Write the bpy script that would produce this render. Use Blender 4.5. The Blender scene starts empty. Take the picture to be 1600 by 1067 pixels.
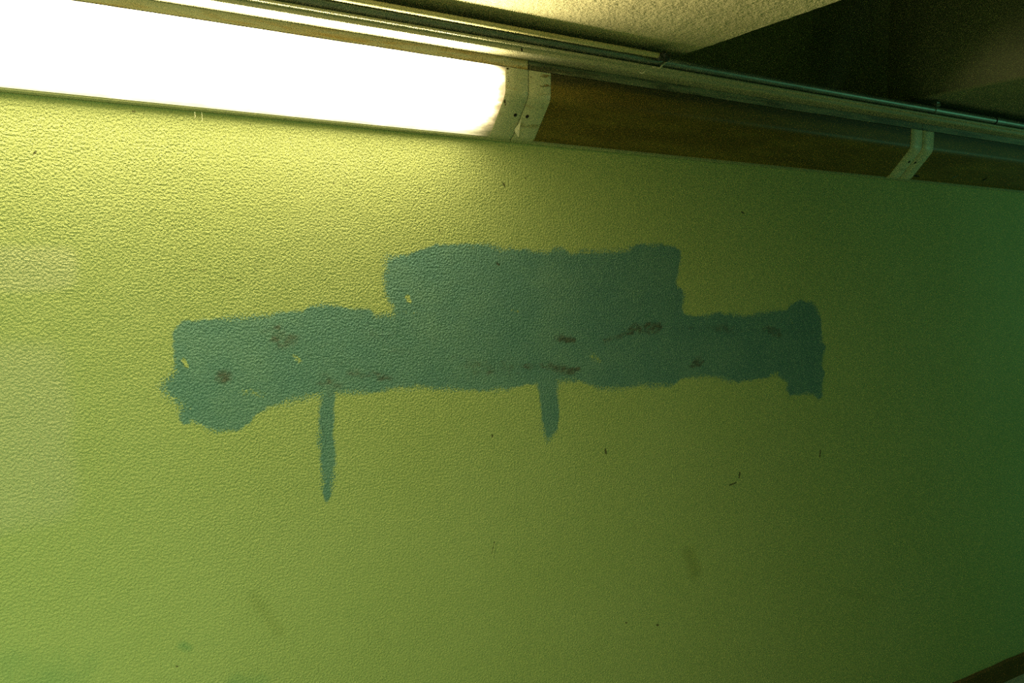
import bpy, bmesh, math, random
import numpy as np
from mathutils import Matrix, Vector, noise as mnoise
random.seed(4)
sc = bpy.context.scene
C = sc.collection

# ------------------------------------------------------------------ camera
F_PX = 1240.0
D = 1.83            # distance from camera to the painted wall (wall plane is y = 0)
CAM = np.array([0.0, -D, 1.78])
def cam_dir(px, py): return np.array([px - 800.0, 533.5 - py, -F_PX])
vx = cam_dir(2950, 435); vx /= np.linalg.norm(vx)
vy = cam_dir(81, 429); vy -= vx * (vy @ vx); vy /= np.linalg.norm(vy)
vz = np.cross(vx, vy)
R = np.array([vx, vy, vz])          # camera axes -> world
cd = bpy.data.cameras.new('camera'); cam = bpy.data.objects.new('camera', cd); C.objects.link(cam)
cd.sensor_width = 36.0; cd.lens = F_PX / 1600 * 36; cd.clip_start = 0.02
M4 = Matrix([[R[i][j] for j in range(3)] + [CAM[i]] for i in range(3)] + [[0, 0, 0, 1]])
cam.matrix_world = M4
sc.camera = cam
def on_wall(px, py):                 # photograph point -> (x, z) on the wall plane
    r = R @ cam_dir(px, py); r = r / r[1] * D
    return (r[0], r[2] + CAM[2])
def on_y(px, py, y):
    r = R @ cam_dir(px, py); r = r / r[1] * (y + D)
    return (r[0], y, r[2] + CAM[2])

# ------------------------------------------------------------------ world, lights, exposure
w = bpy.data.worlds.new('world'); sc.world = w; w.use_nodes = True
w.node_tree.nodes['Background'].inputs[0].default_value = (0.35, 0.75, 0.40, 1)
w.node_tree.nodes['Background'].inputs[1].default_value = 0.16
sc.view_settings.view_transform = 'Standard'; sc.view_settings.look = 'None'
sc.view_settings.exposure = 0.36; sc.view_settings.gamma = 1.0
sc.cycles.use_denoising = False   # the stucco grain is finer than the denoiser keeps; the night photo is grainy too
sc.cycles.sample_clamp_indirect = 0.5
sc.cycles.max_bounces = 6
def area(name, loc, target, size, size_y, power, col):
    l = bpy.data.lights.new(name, 'AREA'); l.shape = 'RECTANGLE'; l.size = size; l.size_y = size_y
    l.energy = power; l.color = col
    o = bpy.data.objects.new(name, l); C.objects.link(o); o.location = loc
    o.rotation_euler = (Vector(target) - Vector(loc)).to_track_quat('-Z', 'Y').to_euler()
    return o
# added fill behind the camera for the left wall; lamp far along the passage
wall_fill = area('added_wall_fill', (-1.2, -2.55, 2.15), (-0.25, 0, 0.75), 1.4, 0.16, 6.8, (0.70, 1.0, 0.46)); wall_fill.data.spread = math.radians(76)
area('far_passage_lamp', (5.6, -2.3, 2.1), (3.4, 0, 0.9), 1.5, 0.16, 6.0, (0.22, 1.0, 0.55))
LAMP_STRENGTH = 58.0
LAMP_COL = (1.0, 0.90, 0.47, 1)

# ------------------------------------------------------------------ node helpers
def mat(name):
    m = bpy.data.materials.new(name); m.use_nodes = True
    nt = m.node_tree; b = nt.nodes['Principled BSDF']; return m, nt, b
class G:
    def __init__(s, nt): s.nt = nt
    def n(s, t, **k):
        x = s.nt.nodes.new(t)
        for a, v in k.items(): setattr(x, a, v)
        return x
    def put(s, sock, v):
        if isinstance(v, bpy.types.NodeSocket): s.nt.links.new(v, sock)
        else: sock.default_value = v
    def math(s, op, a, b=0.0, c=0.0, clamp=False):
        x = s.n('ShaderNodeMath', operation=op); x.use_clamp = clamp
        s.put(x.inputs[0], a); s.put(x.inputs[1], b); s.put(x.inputs[2], c); return x.outputs[0]
    def vm(s, op, a, b=(0, 0, 0), c=(0, 0, 0)):
        x = s.n('ShaderNodeVectorMath', operation=op); s.put(x.inputs[0], a); s.put(x.inputs[1], b)
        if op == 'MULTIPLY_ADD': s.put(x.inputs[2], c)
        return x
    def ss(s, v, lo, hi, a=0.0, b=1.0):
        x = s.n('ShaderNodeMapRange', interpolation_type='SMOOTHSTEP')
        s.put(x.inputs[0], v)
        for i, q in enumerate((lo, hi, a, b)): s.put(x.inputs[i + 1], q)
        return x.outputs[0]
    def mix(s, f, a, b):
        x = s.n('ShaderNodeMix', data_type='RGBA'); s.put(x.inputs[0], f); s.put(x.inputs[6], a); s.put(x.inputs[7], b)
        return x.outputs[2]
    def noise(s, vec, scale, detail=2.0, rough=0.5):
        x = s.n('ShaderNodeTexNoise'); s.put(x.inputs['Vector'], vec); x.inputs['Scale'].default_value = scale
        x.inputs['Detail'].default_value = detail; x.inputs['Roughness'].default_value = rough
        return x.outputs[0]
    def pos(s): return s.n('ShaderNodeNewGeometry').outputs['Position']
    def obj(s): return s.n('ShaderNodeTexCoord').outputs['Object']
    def attr(s, name): return s.n('ShaderNodeAttribute', attribute_name=name).outputs['Fac']
    def bump(s, h, strength, dist, normal=None):
        x = s.n('ShaderNodeBump'); x.inputs['Strength'].default_value = strength; x.inputs['Distance'].default_value = dist
        s.put(x.inputs['Height'], h)
        if normal: s.put(x.inputs['Normal'], normal)
        return x.outputs[0]
def c4(r, g, b): return (r, g, b, 1)

# ------------------------------------------------------------------ wall paint material
SPECKS = [  # photograph positions of small dark flecks: (x1, y1, x2, y2, half width in px)
 (53, 241, 56, 238, 1.9), (95, 197, 97, 197, 1.2), (215, 288, 216, 290, 1.3), (391, 194, 391, 195, 1.1), (673, 226, 675, 227, 1.1),
 (786, 286, 789, 291, 1.6), (821, 278, 822, 279, 1.2), (521, 285, 522, 287, 1.2), (541, 288, 543, 291, 1.1), (766, 249, 767, 250, 1.4),
 (776, 411, 780, 414, 1.6), (946, 702, 947, 709, 1.5), (1027, 976, 1028, 977, 1.8), (769, 680, 770, 682, 1.6),
 (687, 359, 688, 364, 1.2), (1159, 331, 1162, 333, 1.5), (808, 371, 809, 371, 1.2), (978, 973, 979, 973, 1.3),
 (1156, 738, 1155, 746, 1.5), (1282, 703, 1281, 714, 1.2), (206, 173, 210, 175, 1.4), (276, 1041, 277, 1041, 1.6),
 (769, 864, 773, 845, 0.7), (1140, 758, 1150, 754, 1.2), (492, 215, 495, 216, 1.0), (655, 295, 656, 297, 1.2),
 (300, 421, 322, 424, 0.8), (345, 432, 378, 439, 0.8), (399, 423, 401, 424, 1.2),
]
RIDGES = [(590, 523, 614, 522), (598, 547, 615, 550), (279, 560, 292, 574), (372, 688, 383, 678), (771, 870, 775, 846),
          (655, 570, 664, 572), (500, 655, 508, 690), (1281, 704, 1283, 718)]
def px_m(px, py):                      # metres per photograph pixel on the wall there
    a = on_wall(px, py); b = on_wall(px, py + 1); return math.hypot(a[0] - b[0], a[1] - b[1])

def wall_material(full=True):
    m, nt, b = mat('green_wall_paint' if full else 'plain_green_wall_paint'); g = G(nt)
    P = g.pos()
    n1 = g.noise(P, 190, 1.5, 0.5); n2 = g.noise(P, 420, 0.0, 0.5); n3 = g.noise(P, 2.3, 3.0, 0.55); n4 = g.noise(P, 9, 4.0, 0.6)
    col = g.mix(g.ss(n3, 0.3, 0.7), c4(0.535, 0.58, 0.240), c4(0.56, 0.60, 0.265))
    col = g.mix(g.ss(n4, 0.55, 0.85, 0, 0.35), col, c4(0.47, 0.55, 0.225))
    if full:
        # sun-bleached / repainted pale squares at the left
        pale = g.math('ADD', g.attr('pale'), g.math('MULTIPLY', g.math('SUBTRACT', n4, 0.5), 0.5))
        pale = g.ss(pale, 0.30, 0.80, 0, 0.60)
        col = g.mix(pale, col, c4(0.64, 0.63, 0.40))
        tint = g.ss(g.math('ADD', g.attr('tint'), g.math('MULTIPLY', g.math('SUBTRACT', n4, 0.5), 1.2)), 0.35, 1.3, 0, 0.7)
        col = g.mix(tint, col, c4(0.20, 0.40, 0.19))
        smudge = g.ss(g.math('ADD', g.attr('smudge'), g.math('MULTIPLY', g.math('SUBTRACT', n4, 0.5), 1.0)), 0.3, 1.2, 0, 0.45)
        col = g.mix(smudge, col, c4(0.30, 0.33, 0.10))
        # blue-green overpaint with dry-brush edge
        sd = g.attr('sd')
        soft = g.math('MULTIPLY', g.math('SUBTRACT', g.noise(P, 300, 1.0, 0.6), 0.5), g.ss(g.noise(P, 9.5, 1.0), 0.42, 0.62, 0.012, 0.075))
        ragg = g.math('MULTIPLY', g.math('SUBTRACT', g.noise(P, 45, 2.0, 0.6), 0.5), 0.022)
        e = g.math('ADD', g.math('ADD', sd, soft), ragg)
        teal = g.ss(e, -0.0035, 0.0045)
        tcol = g.mix(g.ss(g.noise(P, 7, 3.0, 0.6), 0.35, 0.7), c4(0.155, 0.300, 0.30), c4(0.200, 0.345, 0.32))
        # thin brush drag lines running along the wall
        drag = g.noise(g.vm('MULTIPLY', P, (3, 1, 60)).outputs[0], 1.0, 3.0, 0.6)
        tcol = g.mix(g.ss(drag, 0.45, 0.75, 0, 0.28), tcol, c4(0.135, 0.27, 0.285))
        st = g.ss(g.math('ADD', g.attr('stain'), g.math('MULTIPLY', g.math('SUBTRACT', g.noise(P, 48, 4.0, 0.75), 0.5), 2.2)), 0.15, 1.45, 0, 0.88)
        tcol = g.mix(st, tcol, c4(0.105, 0.110, 0.090))
        show = g.ss(g.math('ADD', g.attr('show'), g.math('MULTIPLY', g.math('SUBTRACT', g.noise(P, 150, 2.0, 0.6), 0.5), 1.6)), 0.45, 0.9)
        teal = g.math('MULTIPLY', teal, g.math('SUBTRACT', 1.0, show))
        col = g.mix(teal, col, tcol)
        # flecks
        best = g.math('ADD', g.attr('fleck'), g.math('MULTIPLY', g.math('SUBTRACT', g.noise(P, 300, 2.0), 0.5), 0.004))
        fleck = g.ss(best, -0.0008, 0.0008, 0.85, 0.0)
        col = g.mix(fleck, col, c4(0.05, 0.045, 0.02))
    # tiny random pits
    vor = g.n('ShaderNodeTexVoronoi'); g.put(vor.inputs['Vector'], P); vor.inputs['Scale'].default_value = 38
    pit = g.math('MULTIPLY', g.ss(vor.outputs['Distance'], 0.03, 0.09, 1, 0), g.ss(g.noise(P, 14, 1.0), 0.60, 0.66))
    col = g.mix(g.math('MULTIPLY', pit, 0.6), col, c4(0.12, 0.13, 0.04))
    g.put(b.inputs['Base Color'], col)
    b.inputs['Roughness'].default_value = 0.62; b.inputs['Specular IOR Level'].default_value = 0.30
    # stucco relief: rounded granules, rougher in some areas than others
    amt = g.ss(g.noise(P, 1.6, 2.0), 0.3, 0.7, 0.65, 1.15)
    h = g.math('ADD', g.math('MULTIPLY', g.ss(n1, 0.28, 0.72), 1.15), g.math('MULTIPLY', n2, 0.7))
    h = g.math('MULTIPLY', h, amt)
    if full:
        h = g.math('ADD', h, g.ss(g.attr('ridge'), 0.0, 0.0030, 1.3, 0.0))
        h = g.math('SUBTRACT', h, g.math('MULTIPLY', fleck, 0.6))
    h = g.math('ADD', h, g.math('MULTIPLY', g.noise(P, 14, 1.0), 1.4))
    g.put(b.inputs['Normal'], g.bump(h, 1.0, 0.0011))
    return m

def concrete(name, ca, cb, bump=0.0020, scale=90, rough=0.85):
    m, nt, b = mat(name); g = G(nt); P = g.pos()
    n = g.noise(P, 6, 4.0, 0.6)
    col = g.mix(g.ss(n, 0.3, 0.7), c4(*ca), c4(*cb))
    g.put(b.inputs['Base Color'], col); b.inputs['Roughness'].default_value = rough; b.inputs['Specular IOR Level'].default_value = 0.2
    h = g.math('ADD', g.noise(P, scale, 3.0, 0.6), g.math('MULTIPLY', g.noise(P, scale * .2, 3.0, .6), 1.5))
    g.put(b.inputs['Normal'], g.bump(h, 1.0, bump))
    return m

def painted_metal(name, base, stain, lo=0.45, hi=0.7, rough=0.45, sc_=(5, 60, 60), metallic=0.0, amt=0.9):
    m, nt, b = mat(name); g = G(nt); P = g.pos()
    s1 = g.noise(g.vm('MULTIPLY', P, sc_).outputs[0], 1.0, 4.0, 0.65)
    s2 = g.noise(P, 3.0, 3.0, 0.6)
    f = g.ss(g.math('ADD', g.math('MULTIPLY', s1, 0.65), g.math('MULTIPLY', s2, 0.35)), lo, hi, 0, amt)
    col = g.mix(f, c4(*base), c4(*stain))
    g.put(b.inputs['Base Color'], col); b.inputs['Roughness'].default_value = rough; b.inputs['Metallic'].default_value = metallic
    g.put(b.inputs['Normal'], g.bump(g.noise(P, 260, 2.0), 0.25, 0.0008))
    return m
def plain(name, base, rough=0.5, metallic=0.0):
    m, nt, b = mat(name); g = G(nt)
    n = g.noise(g.pos(), 120, 3.0, 0.6)
    g.put(b.inputs['Base Color'], g.mix(g.ss(n, 0.3, 0.7), c4(*[v * 0.85 for v in base]), c4(*base)))
    b.inputs['Roughness'].default_value = rough; b.inputs['Metallic'].default_value = metallic
    return m

MW = wall_material(True); M_RAIL = None; MWP = wall_material(False)
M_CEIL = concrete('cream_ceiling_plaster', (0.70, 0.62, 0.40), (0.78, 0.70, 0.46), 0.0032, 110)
M_RECESS = concrete('dark_bare_concrete', (0.36, 0.38, 0.29), (0.46, 0.47, 0.36))
M_FLOOR = concrete('grey_floor_concrete', (0.34, 0.38, 0.28), (0.42, 0.45, 0.34))
M_SKIRT = concrete('brown_plinth_paint', (0.15, 0.085, 0.03), (0.20, 0.12, 0.045), 0.001)
M_CAP = painted_metal('cream_end_cap_enamel', (0.74, 0.70, 0.49), (0.32, 0.25, 0.09), 0.54, 0.70, 0.42, (14, 30, 60))
M_HOUS = painted_metal('stained_cream_enamel', (0.86, 0.77, 0.54), (0.62, 0.38, 0.10), 0.40, 0.66, 0.4, (9, 90, 110))
M_TRUNK = painted_metal('cream_trunking_enamel', (0.56, 0.53, 0.38), (0.40, 0.37, 0.23), 0.45, 0.75, 0.40, (6, 30, 60))
M_CABLE = painted_metal('beige_cable_sheath', (0.66, 0.60, 0.34), (0.45, 0.38, 0.16), 0.45, 0.75, 0.5, (6, 60, 60))
M_STEEL = painted_metal('galvanised_steel', (0.36, 0.40, 0.37), (0.20, 0.22, 0.20), 0.40, 0.75, 0.42, (20, 60, 60), 0.6)
M_RAIL = plain('green_toned_rail', (0.44, 0.47, 0.24), 0.6)  # one even green tone for the bottom rail
M_DARK = plain('dark_hole', (0.012, 0.010, 0.006), 0.8)
M_RUBBER = plain('dark_mastic', (0.03, 0.04, 0.03), 0.7)
M_FLAKE = plain('white_paint_flake', (0.85, 0.80, 0.60), 0.6)

def diffuser_lit():
    m, nt, b = mat('lit_opal_diffuser'); g = G(nt); O = g.obj()
    sep = g.n('ShaderNodeSeparateXYZ'); g.put(sep.inputs[0], O)
    x, y, z = sep.outputs
    n = g.noise(g.vm('MULTIPLY', O, (12, 40, 40)).outputs[0], 1.0, 4.0, 0.65)
    # the tube stops at its lampholder short of either end cap
    xe = g.math('SUBTRACT', LEN, x); xd = g.math('MINIMUM', xe, x)
    xd = g.math('ADD', xd, g.math('MULTIPLY', g.math('SUBTRACT', n, 0.5), 0.05))
    end = g.ss(xd, 0.064, 0.20, 0.013, 1.0)
    # grimy edges; emission ramp widened at the bottom to dim the wall below
    zb = g.math('ADD', z, g.math('MULTIPLY', g.math('SUBTRACT', n, 0.5), 0.02))
    low = g.ss(zb, 0.004, 0.115, 0.018, 1.0)
    top = g.ss(zb, 0.146, 0.164, 1.0, 0.04)
    s = g.math('MULTIPLY', g.math('MULTIPLY', end, low), top)
    g.put(b.inputs['Emission Strength'], g.math('MULTIPLY', s, LAMP_STRENGTH))
    dirt = g.ss(n, 0.45, 0.7, 0, 0.6)
    ec = g.mix(dirt, LAMP_COL, c4(1.0, 0.78, 0.40))
    ec = g.mix(g.ss(xd, 0.07, 0.13, 1.0, 0.0), ec, c4(1.0, 0.72, 0.36))     # emission turns orange by the lampholder
    g.put(b.inputs['Emission Color'], ec)
    b.inputs['Base Color'].default_value = c4(0.7, 0.65, 0.5); b.inputs['Roughness'].default_value = 0.35
    return m
def diffuser_off():
    m, nt, b = mat('unlit_browned_diffuser'); g = G(nt); P = g.pos()
    n = g.noise(g.vm('MULTIPLY', P, (4, 25, 25)).outputs[0], 1.0, 4.0, 0.6)
    n2 = g.noise(P, 30, 4.0, 0.65)
    col = g.mix(g.ss(n, 0.35, 0.7), c4(0.17, 0.118, 0.026), c4(0.24, 0.175, 0.042))
    col = g.mix(g.ss(n2, 0.62, 0.8, 0, 0.5), col, c4(0.06, 0.05, 0.02))
    sep = g.n('ShaderNodeSeparateXYZ'); g.put(sep.inputs[0], g.obj())       # shade under the housing edge, painted into the colour
    edge_shade = g.ss(g.math('ADD', sep.outputs[2], g.math('MULTIPLY', g.math('SUBTRACT', n, 0.5), 0.05)), 0.128, 0.158, 0, 0.8)
    col = g.mix(edge_shade, col, c4(0.045, 0.045, 0.028))
    vor = g.n('ShaderNodeTexVoronoi'); g.put(vor.inputs['Vector'], P); vor.inputs['Scale'].default_value = 22
    sp = g.math('MULTIPLY', g.ss(vor.outputs['Distance'], 0.02, 0.06, 1, 0), 0.8)
    col = g.mix(sp, col, c4(0.40, 0.36, 0.2))
    g.put(b.inputs['Base Color'], col); b.inputs['Roughness'].default_value = 0.42; b.inputs['Specular IOR Level'].default_value = 0.20
    g.put(b.inputs['Normal'], g.bump(n2, 0.2, 0.001))
    return m

# ------------------------------------------------------------------ mesh helpers
def link(name, me, material, parent=None):
    o = bpy.data.objects.new(name, me); C.objects.link(o)
    if material: me.materials.append(material)
    if parent: o.parent = parent
    return o
def tag(o, label=None, cat=None, group=None, kind=None):
    if label: o['label'] = label
    if cat: o['category'] = cat
    if group: o['group'] = group
    if kind: o['kind'] = kind
    return o
def mesh_bm(name, bm, material, parent=None, smooth=False):
    bmesh.ops.recalc_face_normals(bm, faces=bm.faces)
    me = bpy.data.meshes.new(name); bm.to_mesh(me); bm.free()
    if smooth:
        for p in me.polygons: p.use_smooth = True
        me.set_sharp_from_angle(angle=math.radians(40))
    return link(name, me, material, parent)
def box(bm, x0, x1, y0, y1, z0, z1):
    v = [bm.verts.new(p) for p in ((x0,y0,z0),(x1,y0,z0),(x1,y1,z0),(x0,y1,z0),(x0,y0,z1),(x1,y0,z1),(x1,y1,z1),(x0,y1,z1))]
    for f in ((0,3,2,1),(4,5,6,7),(0,1,5,4),(1,2,6,5),(2,3,7,6),(3,0,4,7)): bm.faces.new([v[i] for i in f])
    return v
def prism(bm, prof, xs):
    """closed profile of (y, z) swept through the x stations"""
    rings = [[bm.verts.new((x, p[0], p[1])) for p in prof] for x in xs]
    n = len(prof)
    for a, b_ in zip(rings, rings[1:]):
        for i in range(n): bm.faces.new((a[i], a[(i+1) % n], b_[(i+1) % n], b_[i]))
    bm.faces.new(rings[0]); bm.faces.new(rings[-1][::-1])
def tube(bm, pts, r, seg=16, cap=True):
    pts = [Vector(p) for p in pts]; rings = []
    rs = r if isinstance(r, (list, tuple)) else [r] * len(pts)
    for i, p in enumerate(pts):
        t = (pts[min(i+1, len(pts)-1)] - pts[max(i-1, 0)]).normalized()
        up = Vector((0, 0, 1)) if abs(t.z) < 0.9 else Vector((0, 1, 0))
        a = t.cross(up).normalized(); b_ = a.cross(t)
        rings.append([bm.verts.new(p + (a * math.cos(k*2*math.pi/seg) + b_ * math.sin(k*2*math.pi/seg)) * rs[i]) for k in range(seg)])
    for a, b_ in zip(rings, rings[1:]):
        for k in range(seg): bm.faces.new((a[k], a[(k+1) % seg], b_[(k+1) % seg], b_[k]))
    if cap: bm.faces.new(rings[0][::-1]); bm.faces.new(rings[-1])
def round_poly(pts, radii, n=5):
    """fillet an open polyline of 2-D points"""
    out = [pts[0]]
    for i in range(1, len(pts) - 1):
        p = Vector(pts[i]); a = (Vector(pts[i-1]) - p); b_ = (Vector(pts[i+1]) - p); r = radii[i]
        if r <= 0: out.append(tuple(p)); continue
        ang = a.angle(b_); t = min(r / math.tan(ang / 2), a.length * .48, b_.length * .48)
        s, e = p + a.normalized() * t, p + b_.normalized() * t
        for k in range(n + 1):
            u = k / n; q = s * (1-u) ** 2 + p * 2 * u * (1-u) + e * u * u; out.append((q.x, q.y))
    out.append(pts[-1]); return out
def zz(t): return CAM[2] + t * D       # heights given as fractions of D above the camera
def yy(s): return -D + s * D

Z_BOT, Z_KNEE, Z_TOP, Z_HTOP = zz(.190), zz(.243), zz(.2785), zz(.2914)
Z_CEIL = zz(.331); P_FRONT = 0.096
X_J1, LEN = 1.049, 1.617
X_E1 = .841 * D; X_E2 = 1.4176 * D; Y_REC = yy(1.181)

# ------------------------------------------------------------------ painted wall with its overpaint
PATCH = [(269,530),(271,518),(280,507),(289,501),(350,496),(420,493),(432,488),(470,485),(490,478),(515,475),(545,480),(575,482),(585,490),
 (600,493),(613,489),(614,479),(604,466),(600,456),(600,430),(602,408),(608,401),(640,396),(660,389),(680,383),(705,380),(765,382),(785,389),
 (820,389),(842,394),(858,392),(873,386),(882,388),(893,397),(910,391),(950,392),(975,390),(990,385),(1000,381),(1030,382),(1055,385),(1064,392),
 (1063,410),(1060,425),(1057,440),(1058,448),(1068,454),(1069,465),(1066,478),(1068,489),(1085,494),(1100,492),(1120,488),(1145,491),(1165,493),
 (1185,489),(1205,486),(1230,484),(1236,475),(1250,468),(1270,473),(1279,485),(1284,505),(1285,520),(1284,533),(1291,541),(1287,554),(1284,570),
 (1289,585),(1284,600),(1285,620),(1280,625),(1270,616),(1250,617),(1235,618),(1228,610),(1230,598),(1218,588),(1208,589),(1180,593),(1160,596),
 (1140,596),(1125,590),(1105,588),(1085,590),(1065,592),(1052,604),(1025,606),(1000,604),(968,607),(945,607),(925,603),(905,596),(872,597),
 (872,610),(874,647),(871,672),(863,684),(856,690),(850,679),(845,640),(842,615),(840,599),(820,602),(795,608),(755,611),(700,608),(650,607),
 (610,609),(590,613),(562,614),(525,615),(521,640),(522,680),(525,720),(522,745),(517,775),(510,786),(504,770),(502,735),(498,690),(498,650),
 (500,617),(480,622),(450,628),(420,637),(405,645),(390,662),(375,672),(340,676),(325,670),(312,663),(300,660),(285,664),(281,655),(281,635),
 (275,628),(258,618),(249,605),(258,593),(272,582),(271,555)]
STAIN = [((430,520),(458,535),13,.85),((345,590),(357,588),11,1.),((508,590),(518,612),10,.75),((545,583),(612,590),7,.8),((735,573),(795,575),13,.6),
 ((870,528),(892,530),6,1.3),((815,573),(865,571),5,.8),((858,572),(895,580),7,1.3),((975,521),(990,510),5,1.2),((990,510),(1030,510),6,1.1),((1000,518),(1026,518),5,.9),
 ((945,534),(975,522),5,.8),((1082,570),(1092,563),6,1.1),((1120,512),(1140,516),9,.7),((1195,515),(1215,518),9,.8),((620,600),(840,575),6,.35),
 ((1040,512),(1280,518),4,.45),((570,515),(600,530),10,.4),((600,545),(720,560),6,.3),((430,530),(560,575),8,.25)]
SHOW = [((636,464),(640,470),4,1.2),((287,562),(292,572),3,1.2),((460,556),(468,564),5,.75),((925,556),(935,564),7,.65),((380,612),(410,616),7,.6),
        ((275,600),(300,640),5,.35),((1236,500),(1238,505),3,.6),((1205,588),(1214,584),5,.8),((800,485),(812,487),3,.6),((620,487),(655,489),3,.5),
        ((1000,602),(1050,602),8,.6),((600,610),(660,606),7,.6),((715,382),(745,388),5,.5),((262,605),(262,608),9,.5),((900,394),(985,392),4,.6)]
TINT = [((0,1067),(60,1067),70,.8),((286,1008),(294,1012),8,.95),((290,880),(300,900),30,.35),((0,960),(0,1030),30,.5),((370,1067),(400,1067),20,.9),((1545,930),(1600,880),60,.3)]
SMUDGE = [((395,930),(435,985),14,.8),((590,990),(610,1010),10,.6),((1076,865),(1086,895),14,1.1),((990,820),(1000,830),10,.5),((1315,925),(1375,935),10,.6),((400,960),(430,1000),20,.4)]
_r = random.Random(11); _st = []
for a_, b_, r_, s_ in STAIN:
    _st.append((a_, b_, r_ * .95, s_ * .75))
    for _ in range(7):
        t_ = _r.random(); x_ = a_[0] + (b_[0]-a_[0]) * t_ + _r.uniform(-1, 1) * r_; y_ = a_[1] + (b_[1]-a_[1]) * t_ + _r.uniform(-.7, .7) * r_
        _st.append(((x_, y_), (x_ + _r.uniform(2, 9), y_ + _r.uniform(-2, 2)), r_ * _r.uniform(.3, .55), s_ * _r.uniform(.8, 1.4)))
STAIN = _st
def arr(pts): return np.array([on_wall(*p) for p in pts])
def seg_d(X, Z, a, b):
    d = b - a; L2 = max(d @ d, 1e-12)
    t = np.clip(((X - a[0]) * d[0] + (Z - a[1]) * d[1]) / L2, 0, 1)
    return np.hypot(X - a[0] - t * d[0], Z - a[1] - t * d[1])
def signed(X, Z, poly):
    dist = np.full(X.shape, 1e9); inside = np.zeros(X.shape, bool); n = len(poly)
    for i in range(n):
        a, b = poly[i], poly[(i+1) % n]
        dist = np.minimum(dist, seg_d(X, Z, a, b))
        c = (a[1] > Z) != (b[1] > Z)
        with np.errstate(divide='ignore', invalid='ignore'):
            xi = (b[0]-a[0]) * (Z - a[1]) / (b[1]-a[1] if b[1] != a[1] else 1e-12) + a[0]
        inside ^= c & (X < xi)
    return np.where(inside, dist, -dist)
def blobs(X, Z, lst):
    out = np.zeros(X.shape)
    for a, b, r, s in lst:
        k = px_m(*a) * r * 1.25
        out = np.maximum(out, s * np.exp(-(seg_d(X, Z, np.array(on_wall(*a)), np.array(on_wall(*b))) / k) ** 2))
    return out
def rrect(X, Z, x0, x1, z0, z1, soft):
    fx = 1 / (1 + np.exp(-(X - x0) / soft)) / (1 + np.exp((X - x1) / soft))
    fz = 1 / (1 + np.exp(-(Z - z0) / soft)) / (1 + np.exp((Z - z1) / soft)); return fx * fz

def build_wall():
    gx = np.unique(np.round(np.concatenate([np.arange(-6, -0.3, 0.5), np.arange(-0.3, 2.45, 0.0035), np.arange(2.45, 4.3, 0.008), np.arange(4.3, 8.01, 0.37), [8.0]]), 5))
    gz = np.unique(np.round(np.concatenate([[0.0, Z_CEIL], np.arange(0.10, 2.16, 0.0038), np.arange(2.16, Z_CEIL - .01, 0.02)]), 5))
    X, Z = np.meshgrid(gx, gz); nx, nz = len(gx), len(gz)
    sd = signed(X, Z, arr(PATCH)); sd = np.clip(sd, -0.2, 0.2)
    stain = blobs(X, Z, STAIN); show = blobs(X, Z, SHOW); tint = blobs(X, Z, TINT); smudge = blobs(X, Z, SMUDGE)
    fleck = np.full(X.shape, 0.05); ridge = np.full(X.shape, 0.05)
    def stamp(F, x1, y1, x2, y2, r):
        p, q = np.array(on_wall(x1, y1)), np.array(on_wall(x2, y2))
        i0, i1 = np.searchsorted(gx, [min(p[0], q[0]) - .05, max(p[0], q[0]) + .05]); j0, j1 = np.searchsorted(gz, [min(p[1], q[1]) - .05, max(p[1], q[1]) + .05])
        F[j0:j1, i0:i1] = np.minimum(F[j0:j1, i0:i1], seg_d(X[j0:j1, i0:i1], Z[j0:j1, i0:i1], p, q) - r * px_m(x1, y1))
    for q_ in SPECKS: stamp(fleck, *q_)
    for q_ in RIDGES: stamp(ridge, *q_, 0.0)
    a = on_wall(125, 385); b = on_wall(125, 455); c = on_wall(118, 525); d = on_wall(118, 800)
    pale = np.maximum(rrect(X, Z, -0.6, a[0], b[1], a[1], 0.012), 0.8 * rrect(X, Z, -0.6, c[0], d[1] - .03, c[1], 0.018))
    verts = np.stack([X.ravel(), np.zeros(X.size), Z.ravel()], 1)
    idx = np.arange(nx * nz).reshape(nz, nx)
    quads = np.stack([idx[:-1, :-1], idx[:-1, 1:], idx[1:, 1:], idx[1:, :-1]], -1).reshape(-1, 4)
    fc = sd.ravel()[quads].mean(1) > 0
    def make(name, q, parent=None):
        used = np.unique(q); remap = np.full(nx * nz, -1); remap[used] = np.arange(len(used))
        me = bpy.data.meshes.new(name); qq = remap[q]
        me.vertices.add(len(used)); me.vertices.foreach_set('co', verts[used].ravel())
        me.loops.add(qq.size); me.loops.foreach_set('vertex_index', qq.ravel().astype(np.int32))
        me.polygons.add(len(qq)); me.polygons.foreach_set('loop_start', np.arange(0, qq.size, 4, dtype=np.int32))
        me.update(calc_edges=True)
        for nm, v in (('sd', sd), ('stain', stain), ('show', show), ('tint', tint), ('smudge', smudge), ('pale', pale), ('fleck', fleck), ('ridge', ridge)):
            at = me.attributes.new(nm, 'FLOAT', 'POINT'); at.data.foreach_set('value', v.ravel()[used].astype(np.float32))
        return link(name, me, MW, parent)
    wall = make('wall_back', quads[~fc]); tag(wall, 'yellow-green painted stucco wall', kind='structure')
    p = make('overpaint_patch', quads[fc], wall); p['label'] = 'blue-green rolled-on paint patch with two downward drips'
    return wall
build_wall()

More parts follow.
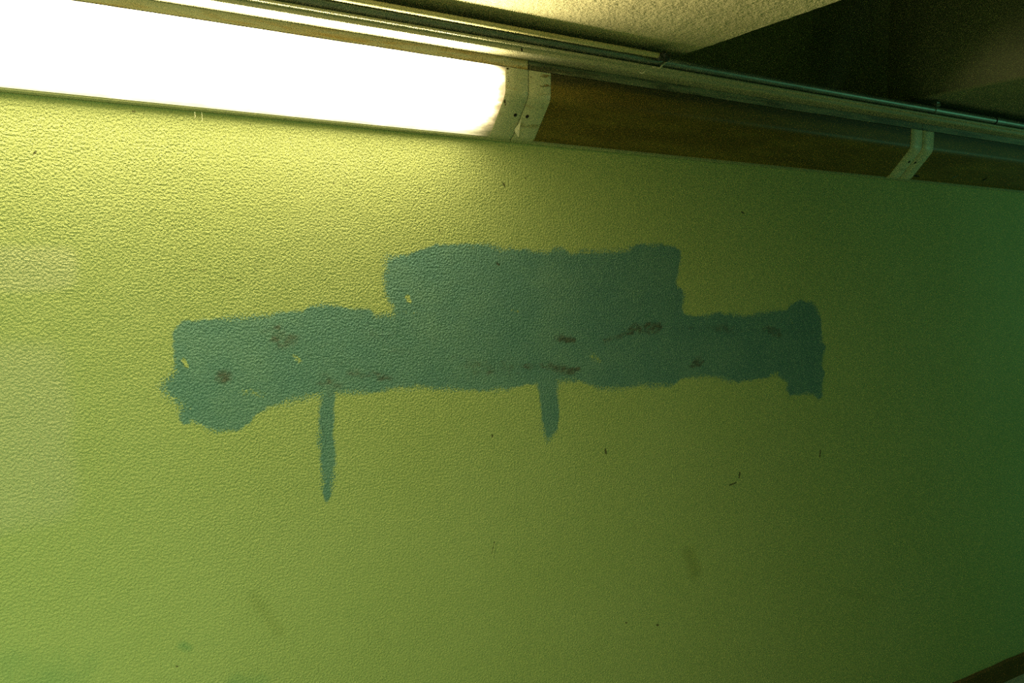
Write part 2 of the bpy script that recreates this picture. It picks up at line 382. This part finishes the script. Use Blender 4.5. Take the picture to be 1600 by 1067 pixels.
def struct(name, bm, m, label=None, parent=None):
    o = mesh_bm(name, bm, m, parent); o['kind'] = 'structure'
    if label: o['label'] = label
    return o
X0, X1 = -6.0, 8.0; Y_OPP = -3.3
bm = bmesh.new(); box(bm, X0, X1, 0.0, 0.25, -0.1, Z_CEIL - .001)
for v in bm.verts:
    if v.co.y < 0.1: v.co.y = 0.004
struct('wall_core', bm, MWP, 'body of the painted wall')
bm = bmesh.new(); box(bm, X0, X1, Y_OPP - .2, Y_OPP, 0, 3.4); struct('wall_front', bm, concrete('dark_green_wall_paint', (0.14, 0.30, 0.10), (0.18, 0.35, 0.12)), 'opposite green wall')
bm = bmesh.new(); box(bm, X0, X1, Y_OPP - .2, 0.9, -0.15, 0.0); struct('floor', bm, M_FLOOR, 'grey concrete floor')
# skirting: brown painted plinth with a slightly uneven top edge
bm = bmesh.new(); prev = None
zt = zz(-.922)
for i in range(281):
    x = 0.8 + i * 0.025 if i else X0
    h = zt + 0.004 * mnoise.noise(Vector((x * 6, 0, 0))) + 0.003 * mnoise.noise(Vector((x * 31, 3, 0)))
    if x > 8: break
    ring = [bm.verts.new(p) for p in ((x, 0, 0), (x, -0.012, 0), (x, -0.012, h - .006), (x, -0.006, h), (x, 0, h))]
    if prev:
        for k in range(4): bm.faces.new((prev[k], prev[k+1], ring[k+1], ring[k]))
    prev = ring
struct('baseboard_back', bm, M_SKIRT, 'brown painted plinth strip at the foot of the green wall')

# ceiling slabs with a ragged plaster edge, and the deep recess between them
def slab(name, xa, xb, edge_side, label):
    bm = bmesh.new(); n = 260; ys = [Y_OPP + (0.0 - Y_OPP) * i / n for i in range(n + 1)]
    rows = []
    for y in ys:
        j = 0.006 * mnoise.noise(Vector((y * 9, 1, 0))) + 0.004 * mnoise.noise(Vector((y * 40, 5, 0)))
        jz = 0.003 * mnoise.noise(Vector((y * 25, 9, 0)))
        xe = (xb if edge_side > 0 else xa) + j; xf = (xb if edge_side > 0 else xa) - edge_side * .001
        xi = xe - edge_side * 0.010; xo = xa if edge_side > 0 else xb
        rows.append([bm.verts.new(p) for p in ((xo, y, Z_CEIL), (xi, y, Z_CEIL), (xe, y, Z_CEIL + .005 + jz), (xf, y, Z_CEIL + .020), (xf, y, 3.2), (xo, y, 3.2))])
    for a, b_ in zip(rows, rows[1:]):
        for k in range(5): bm.faces.new((a[k], a[k+1], b_[k+1], b_[k]))
    bm.faces.new(rows[0]); bm.faces.new(rows[-1][::-1])
    return struct(name, bm, M_CEIL, label)
slab('ceiling', X0, X_E1, 1, 'low cream plaster ceiling above the lit lamp')
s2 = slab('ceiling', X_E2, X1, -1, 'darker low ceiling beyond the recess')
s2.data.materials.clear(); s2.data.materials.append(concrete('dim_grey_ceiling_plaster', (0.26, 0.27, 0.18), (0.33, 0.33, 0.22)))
bm = bmesh.new(); box(bm, X_E1 - .02, X_E2 + .02, Y_OPP, Y_REC + .2, 3.2, 3.35); struct('ceiling', bm, M_RECESS, 'dark underside high up in the recess')
bm = bmesh.new(); box(bm, X0, X1, Y_REC, Y_REC + .2, Z_CEIL - .1, 3.2); struct('wall_recess', bm, M_RECESS, 'dark concrete wall at the back of the recess')
bm = bmesh.new(); box(bm, X_E2, X_E2 + .2, 0.0, Y_REC, Z_CEIL, 3.2); struct('wall_recess_side', bm, M_RECESS, 'dark concrete side of the recess')
bm = bmesh.new(); box(bm, X_E1 - .2, X_E1, 0.0, Y_REC, Z_CEIL, 3.2); struct('wall_recess_near', bm, M_RECESS, 'near side of the recess')

# ------------------------------------------------------------------ corner luminaires
def outer_profile(off=0.0, z_top=None):
    """front outline from the top edge down to the wall, as (y, z)"""
    zt_ = z_top if z_top is not None else Z_TOP
    p = [(-P_FRONT - off, zt_), (-P_FRONT - off, Z_KNEE - off * .3), (-0.020, Z_BOT + 0.012 - off), (-0.002, Z_BOT + 0.004 - off)]
    return round_poly(p, [0, 0.036, 0.020, 0], 7)
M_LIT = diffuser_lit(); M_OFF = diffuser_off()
M_INNER = plain('diffuser_inner_face', (0.6, 0.55, 0.4), 0.6); M_LIT.cycles.emission_sampling = 'FRONT'
M_HOUS_DARK = painted_metal('shaded_stained_enamel', (0.30, 0.30, 0.20), (0.10, 0.085, 0.04), 0.42, 0.62, 0.5, (6, 60, 90))  # housing enamel darkened for the shade along the unlit lamps, plus random stains
def make_luminaire(lit):
    root = bpy.data.objects.new('corner_luminaire', None); C.objects.link(root)
    o_z = Z_BOT                                       # local origin at the wall, bottom edge, left end
    def loc(prof): return [(y, z - o_z) for y, z in prof]
    L = LEN; gap = 0.0012
    # housing: back plate, top channel and bottom lip
    bm = bmesh.new()
    pr = [(0, Z_HTOP), (-P_FRONT + .001, Z_HTOP), (-P_FRONT + .001, Z_TOP + .0022), (-P_FRONT + .010, Z_TOP + .0022), (-P_FRONT + .010, Z_TOP + .004), (-0.006, Z_TOP + .004),
          (-0.006, Z_BOT + .0062), (0, Z_BOT + .0062)]
    prism(bm, loc(pr), [gap, L - gap])
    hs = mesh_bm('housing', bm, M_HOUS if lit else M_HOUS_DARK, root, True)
    bm = bmesh.new(); prism(bm, loc([(0, Z_BOT + .006), (-.0072, Z_BOT + .006), (-.0085, Z_BOT + .003), (-.0065, Z_BOT - .001), (0, Z_BOT - .001)]), [gap, L - gap])
    rl = mesh_bm('bottom_rail', bm, M_RAIL, root); rl['label'] = 'thin green-toned rail'
    # diffuser: thin moulded trough
    bm = bmesh.new()
    out = outer_profile(); inn = [(y + .0025, z + .0010) for y, z in out]
    inn = [(min(y, -0.0062), z) for y, z in inn]
    out2 = [(y, z) for y, z in out]; out2[-1] = (-0.0075, out2[-1][1] + .0025)
    prism(bm, loc(out2 + inn[::-1]), [0.062 + (L - .124) * i / 24 for i in range(25)])
    bm.faces.ensure_lookup_table(); n = len(out2) + len(inn); k = len(out2) - 1
    for fi, f in enumerate(bm.faces): f.material_index = 0 if (fi < 24 * n and fi % n < k) else 1
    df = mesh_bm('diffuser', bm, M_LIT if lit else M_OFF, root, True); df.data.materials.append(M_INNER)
    # end caps wrap the profile, one at each end
    for xa, xb in ((gap, 0.066), (L - 0.066, L - gap)):
        bm = bmesh.new()
        for o_, x0, x1 in ((0.0022, xa, xb),):
            o1 = outer_profile(o_); o0 = outer_profile(o_ - .0012)
            body = [(-0.0062, Z_TOP)] 
            r = []
            xs = [(x0, o0), (x0 + .0015, o1), (x1 - .0015, o1), (x1, o0)]
            rings = []
            for x, pf in xs:
                q = loc(pf + [(-0.0061, Z_BOT + .006), (-0.0061, Z_TOP)])
                rings.append([bm.verts.new((x, a, b_)) for a, b_ in q])
            n = len(rings[0])
            for a, b_ in zip(rings, rings[1:]):
                for i in range(n): bm.faces.new((a[i], a[(i+1) % n], b_[(i+1) % n], b_[i]))
            bm.faces.new(rings[0]); bm.faces.new(rings[-1][::-1])
        cap = mesh_bm('end_cap', bm, M_CAP, root, True)
        # screw in its countersink on the sloping face, near the butt joint
        near = 0.0175
        sx = near if xa < .1 else L - near
        A = Vector((-P_FRONT - .0022, Z_KNEE)); B = Vector((-0.020, Z_BOT + 0.012 - .0022)); q = A.lerp(B, 0.46)
        t = (B - A).normalized(); nrm = Vector((t.y, -t.x)); 
        if nrm.x > 0: nrm = -nrm
        bm = bmesh.new()
        for (rr, dep) in ((0.0048, 0.0010),):
            vs = []
            for lay, (r_, dd) in enumerate(((rr, -.0006), (rr, .0008), (rr * .7, .0012), (rr * .62, .0009))):
                ring = []
                for k in range(16):
                    a_ = k * math.pi / 8; u = math.cos(a_) * r_; v_ = math.sin(a_) * r_
                    py = q.x + t.x * v_ + nrm.x * dd; pz = q.y + t.y * v_ + nrm.y * dd
                    ring.append(bm.verts.new((sx + u, py, pz - o_z)))
                vs.append(ring)
            for a, b_ in zip(vs, vs[1:]):
                for k in range(16): bm.faces.new((a[k], a[(k+1) % 16], b_[(k+1) % 16], b_[k]))
            bm.faces.new(vs[-1]); bm.faces.new(vs[0][::-1])
        s = mesh_bm('screw', bm, M_DARK, cap, True); s['label'] = 'dark screw hole'
    return root
lit = make_luminaire(True); lit.location = (X_J1 - LEN, 0, Z_BOT)
tag(lit, 'glowing white corner strip lamp at left, above the yellow-lit wall', 'lamp', 'corner strip lamps along the wall top')
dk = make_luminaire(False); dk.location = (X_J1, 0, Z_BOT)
tag(dk, 'unlit brown strip lamp between the lit one and the second pale joint', 'lamp', 'corner strip lamps along the wall top')
def copy_tree(o, parent=None):
    c = o.copy(); C.objects.link(c)
    if parent: c.parent = parent
    for ch in list(o.children): copy_tree(ch, c)
    return c
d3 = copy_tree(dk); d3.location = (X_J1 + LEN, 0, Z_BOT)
tag(d3, 'unlit brown strip lamp cut off by the right edge, beyond the second pale joint', 'lamp', 'corner strip lamps along the wall top')

# torn strip of film hanging off the first joint
caps = [c for c in lit.children if c.name.startswith('end_cap')]
A = Vector((-P_FRONT - .0045, Z_KNEE)); B = Vector((-0.020, Z_BOT + 0.0095)); 
def on_slope(u, off=0.002):
    q = A.lerp(B, u); t = (B - A).normalized(); n_ = Vector((t.y, -t.x)); n_ = n_ if n_.x < 0 else -n_
    return q + n_ * off
bm = bmesh.new()
tri = [(0.002, .50, .001), (0.0035, .60, .003), (0.004, .74, .008), (0.0075, .92, .014), (-0.004, .84, .007), (-0.0055, .79, .003), (-0.001, .68, .0015)]
f_ = [bm.verts.new((LEN + x, on_slope(u, o_).x, on_slope(u, o_).y - Z_BOT)) for x, u, o_ in tri]
b_ = [bm.verts.new((v.co.x, v.co.y + .0007, v.co.z + .0005)) for v in f_]
n = len(f_)
bm.faces.new(f_); bm.faces.new(b_[::-1])
for i in range(n): bm.faces.new((f_[i], b_[i], b_[(i+1) % n], f_[(i+1) % n]))
pf = mesh_bm('peeling_film', bm, M_FLAKE, caps[-1]); pf['label'] = 'torn white film flap'
# drips and nicks on the right-hand diffuser
dif = [c for c in d3.children if c.name.startswith('diffuser')][0]
def slope_mark(name, parent, x, u, w, l, skew, material, off=.0026):
    bm = bmesh.new(); vs = []
    A2 = Vector((-P_FRONT, Z_KNEE)); B2 = Vector((-0.020, Z_BOT + 0.012)); t = (B2 - A2).normalized(); n_ = Vector((t.y, -t.x)); n_ = n_ if n_.x < 0 else -n_
    q = A2.lerp(B2, u); lay = []
    for h in (-.0005, .0032 if name == 'chip' else .0011):
        ring = []
        for k in range(12):
            a = k * math.pi / 6; dx = math.cos(a) * w + math.sin(a) * skew; dl = math.sin(a) * l * (1 + .2 * math.sin(3 * a))
            ring.append(bm.verts.new((x + dx, q.x + t.x * dl + n_.x * h, q.y + t.y * dl + n_.y * h - Z_BOT)))
        lay.append(ring)
    for k in range(12): bm.faces.new((lay[0][k], lay[0][(k+1) % 12], lay[1][(k+1) % 12], lay[1][k]))
    bm.faces.new(lay[1]); bm.faces.new(lay[0][::-1])
    return mesh_bm(name, bm, material, parent)
M_BLUE = plain('blue_grey_scuff', (0.10, 0.17, 0.18), 0.6)
slope_mark('scuff_mark', dif, 0.085, .93, .018, .004, .004, M_DARK)['label'] = 'black gouge'
slope_mark('scuff_mark', dif, 0.305, .80, .005, .008, -.010, M_BLUE)['label'] = 'blue-grey scuff'
slope_mark('scuff_mark', dif, 0.500, .78, .005, .007, -.009, M_DARK)['label'] = 'black gouge'

# rust specks and smears on the two caps at the first joint
def face_mark(parent, x, z, w, h, material, label, seed):
    bm = bmesh.new(); lay = []; r_ = random.Random(seed); js = [r_.uniform(.6, 1.25) for _ in range(14)]
    for yo in (-.0015, -.0029):
        lay.append([bm.verts.new((x + math.cos(k * math.pi / 7) * w * js[k], -P_FRONT + yo, z - Z_BOT + math.sin(k * math.pi / 7) * h * js[k])) for k in range(14)])
    for k in range(14): bm.faces.new((lay[0][k], lay[0][(k+1) % 14], lay[1][(k+1) % 14], lay[1][k]))
    bm.faces.new(lay[1]); bm.faces.new(lay[0][::-1])
    o = mesh_bm('rust_spot', bm, material, parent); o['label'] = label
M_RUST = plain('brown_rust', (0.07, 0.055, 0.02), 0.8); M_GRIME = plain('ochre_grime', (0.27, 0.21, 0.085), 0.7)
capL = caps[-1]; capR = [c for c in dk.children if c.name.startswith('end_cap')][0]
for i, (dx, dz, w_, h_) in enumerate([(.003, .003, .0035, .0025), (.003, .014, .0009, .0015), (.006, .022, .0012, .0010), (.004, .028, .0008, .0012), (.008, .027, .0009, .0014), (.007, .033, .0016, .0010), (.010, .036, .0008, .0009), (.004, .035, .0010, .0006)]):
    face_mark(capL, LEN - .064 + dx, Z_TOP - .001 - dz, w_, h_, M_RUST, 'small rust speck', i)
for i, (dx, dz, w_, h_) in enumerate([(.052, .006, .011, .0022), (.045, .010, .012, .0016), (.054, .030, .010, .0028), (.040, .034, .010, .0014)]):
    face_mark(capR, dx, Z_TOP - .001 - dz, w_, h_, M_GRIME, 'ochre grime smear', 20 + i)
face_mark(capR, .006, Z_TOP - .016, .0022, .0012, M_GRIME, 'ochre grime smear', 31)
slope_mark('chip', capL, LEN - .0610, .17, .0022, .0048, .0022, M_RUST)['label'] = 'dark chip in the enamel'
slope_mark('chip', capL, LEN - .0565, .24, .0018, .0020, .0, M_RUST)['label'] = 'dark chip in the enamel'

# ------------------------------------------------------------------ trunking above the lamps
S_T = .922
bm = bmesh.new()
z0, z1 = Z_HTOP + .0006, zz(.2997)
yf = yy(S_T)
pr = [(0.0, z0), (yf + .010, z0), (yf + .004, z0 + .0006), (yf, z0 + .003), (yf, z1 - .0035), (yf - .0095, z1 + .0005), (yf - .0100, z1 + .003), (yf - .0088, z1 + .0055), (yf - .006, z1 + .0066), (0.0, z1 + .0066)]
prism(bm, pr, [-1.6, X_E1 * .86, 4.6])
tr = mesh_bm('cable_trunking', bm, M_TRUNK, None, True)
tag(tr, 'long flat cream metal trunking running above the strip lamps', 'trunking')
bm = bmesh.new(); box(bm, 1.0, 1.0035, yf - .0012, yf + .02, z0 + .004, z1 - .001)
mesh_bm('cover_joint', bm, M_DARK, tr)

# ------------------------------------------------------------------ steel conduit on top of the trunking
yc, zc, rc = yy(.9216), zz(.3116), .0067 * D
bm = bmesh.new(); tube(bm, [(-1.6, yc, zc)] + [(x, yc, zc + .0006 * math.sin(x * 2.1)) for x in np.linspace(-1.2, 4.4, 30)], rc, 20)
cond = mesh_bm('steel_conduit', bm, M_STEEL, None, True)
tag(cond, 'galvanised steel conduit pipe running between trunking and ceiling', 'pipe')
def x_at(px, py): return on_y(px, py, yc)[0]
xk = x_at(1460, 168)
bm = bmesh.new(); tube(bm, [(xk - .009, yc, zc), (xk + .009, yc, zc)], rc * 1.16, 20); box(bm, xk - .008, xk + .008, yc - rc * 1.1, yc + .004, zc + rc * .9, Z_CEIL - .010)
mesh_bm('pipe_clip', bm, M_STEEL, cond, True)
bm = bmesh.new(); tube(bm, [(xk - .006, yc - rc * .8, zc + rc * 1.25), (xk + .006, yc - rc * 1.3, zc + rc * 1.3)], .0045, 8); mesh_bm('clip_screw', bm, M_STEEL, cond, True)
xk2 = x_at(1553, 187)
bm = bmesh.new(); tube(bm, [(xk2 - .0035, yc, zc), (xk2 + .0035, yc, zc)], rc * 1.03, 20); mesh_bm('joint_ring', bm, M_DARK, cond, True)
bm = bmesh.new(); tube(bm, [(xk2 + .0035, yc, zc), (xk2 + .055, yc, zc)], rc * 1.12, 20); mesh_bm('coupling', bm, M_STEEL, cond, True)

# ------------------------------------------------------------------ thin beige cable under the near ceiling, ends at the slab edge
yk, zk = yy(.906), zz(.3147)
bm = bmesh.new()
hw, hh = .0072, .0068
prof = [(yk + hw * math.cos(a) * (1 if abs(math.sin(a)) > .2 else .96), zk + hh * math.sin(a)) for a in np.linspace(0, 2 * math.pi, 17)[:-1]]
x_end = on_y(1034, 89, yk)[0]
prism(bm, prof, list(np.linspace(-1.6, x_end, 24)))
cab = mesh_bm('surface_cable', bm, M_CABLE, None, True)
tag(cab, 'thin beige cable running beside the steel pipe under the pale ceiling', 'cable')
for x in (-1.2, -0.4):
    bm = bmesh.new(); box(bm, x - .008, x + .008, yk - .010, yk + .010, zk + .004, Z_CEIL); mesh_bm('cable_clip', bm, M_CABLE, cab)

# lump of dark mastic and bracket where the cable dives behind the slab edge
bm = bmesh.new(); bmesh.ops.create_icosphere(bm, subdivisions=4, radius=1.0)
cx, cy, cz_ = x_end + .006, yk - .001, zk - .001
for v in bm.verts:
    n_ = mnoise.noise(v.co * 1.9) * .45 + mnoise.noise(v.co * 5) * .18
    v.co = v.co * (1 + n_); v.co = Vector((cx + v.co.x * .019, cy + v.co.y * .013, cz_ + v.co.z * .012))
lump = mesh_bm('mastic_lump', bm, M_RUBBER, None, True)
tag(lump, 'dark lump of sealant round the cable end at the ceiling corner', 'sealant')

# curls of dried paint hanging off the trunking lip
def curl(pts, r, label):
    P = [Vector(on_y(px, py, y)) for px, py, y in pts]
    sm = []
    for i in range(len(P) - 1):
        p0, p1, p2, p3 = P[max(i-1, 0)], P[i], P[i+1], P[min(i+2, len(P)-1)]
        for k in range(6):
            t = k / 6; sm.append(0.5 * ((2*p1) + (p2-p0)*t + (2*p0-5*p1+4*p2-p3)*t*t + (3*p1-p0-3*p2+p3)*t**3))
    sm.append(P[-1]); n_ = len(sm)
    bm = bmesh.new(); tube(bm, sm, [r * (0.35 + 0.9 * math.sin(math.pi * (i + .5) / n_)) for i in range(n_)], 8)
    o = mesh_bm('paint_curl', bm, M_FLAKE, None, True); tag(o, label, 'paint flake', 'dried paint curls on the trunking')
yl = yf - .0105
curl([(1026, 105.5, yl), (1031, 106, yl - .003), (1035, 102, yl - .004), (1039, 98, yl - .003), (1044, 97.5, yl)], 0.0021, 'longest white paint curl, S-shaped, below the dark sealant lump')
curl([(999, 112.5, yl + .003), (1003, 114.5, yl), (1007, 112.5, yl - .002), (1010, 109, yl)], .0013, 'short hooked paint curl at the lower lip of the trunking')
curl([(1019, 104.5, yl), (1023, 105, yl - .001), (1025, 104.6, yl)], .0018, 'tiny white paint speck left of the S-shaped curl')
curl([(304, 174.5, -.022), (305, 182, -.020), (304, 186, -.018)], .0005, 'thin dangling thread under the lit lamp, at left')
curl([(315, 176, -.022), (316, 184, -.020), (315.5, 190, -.018)], .0005, 'thin dangling thread under the lit lamp, right of its twin')
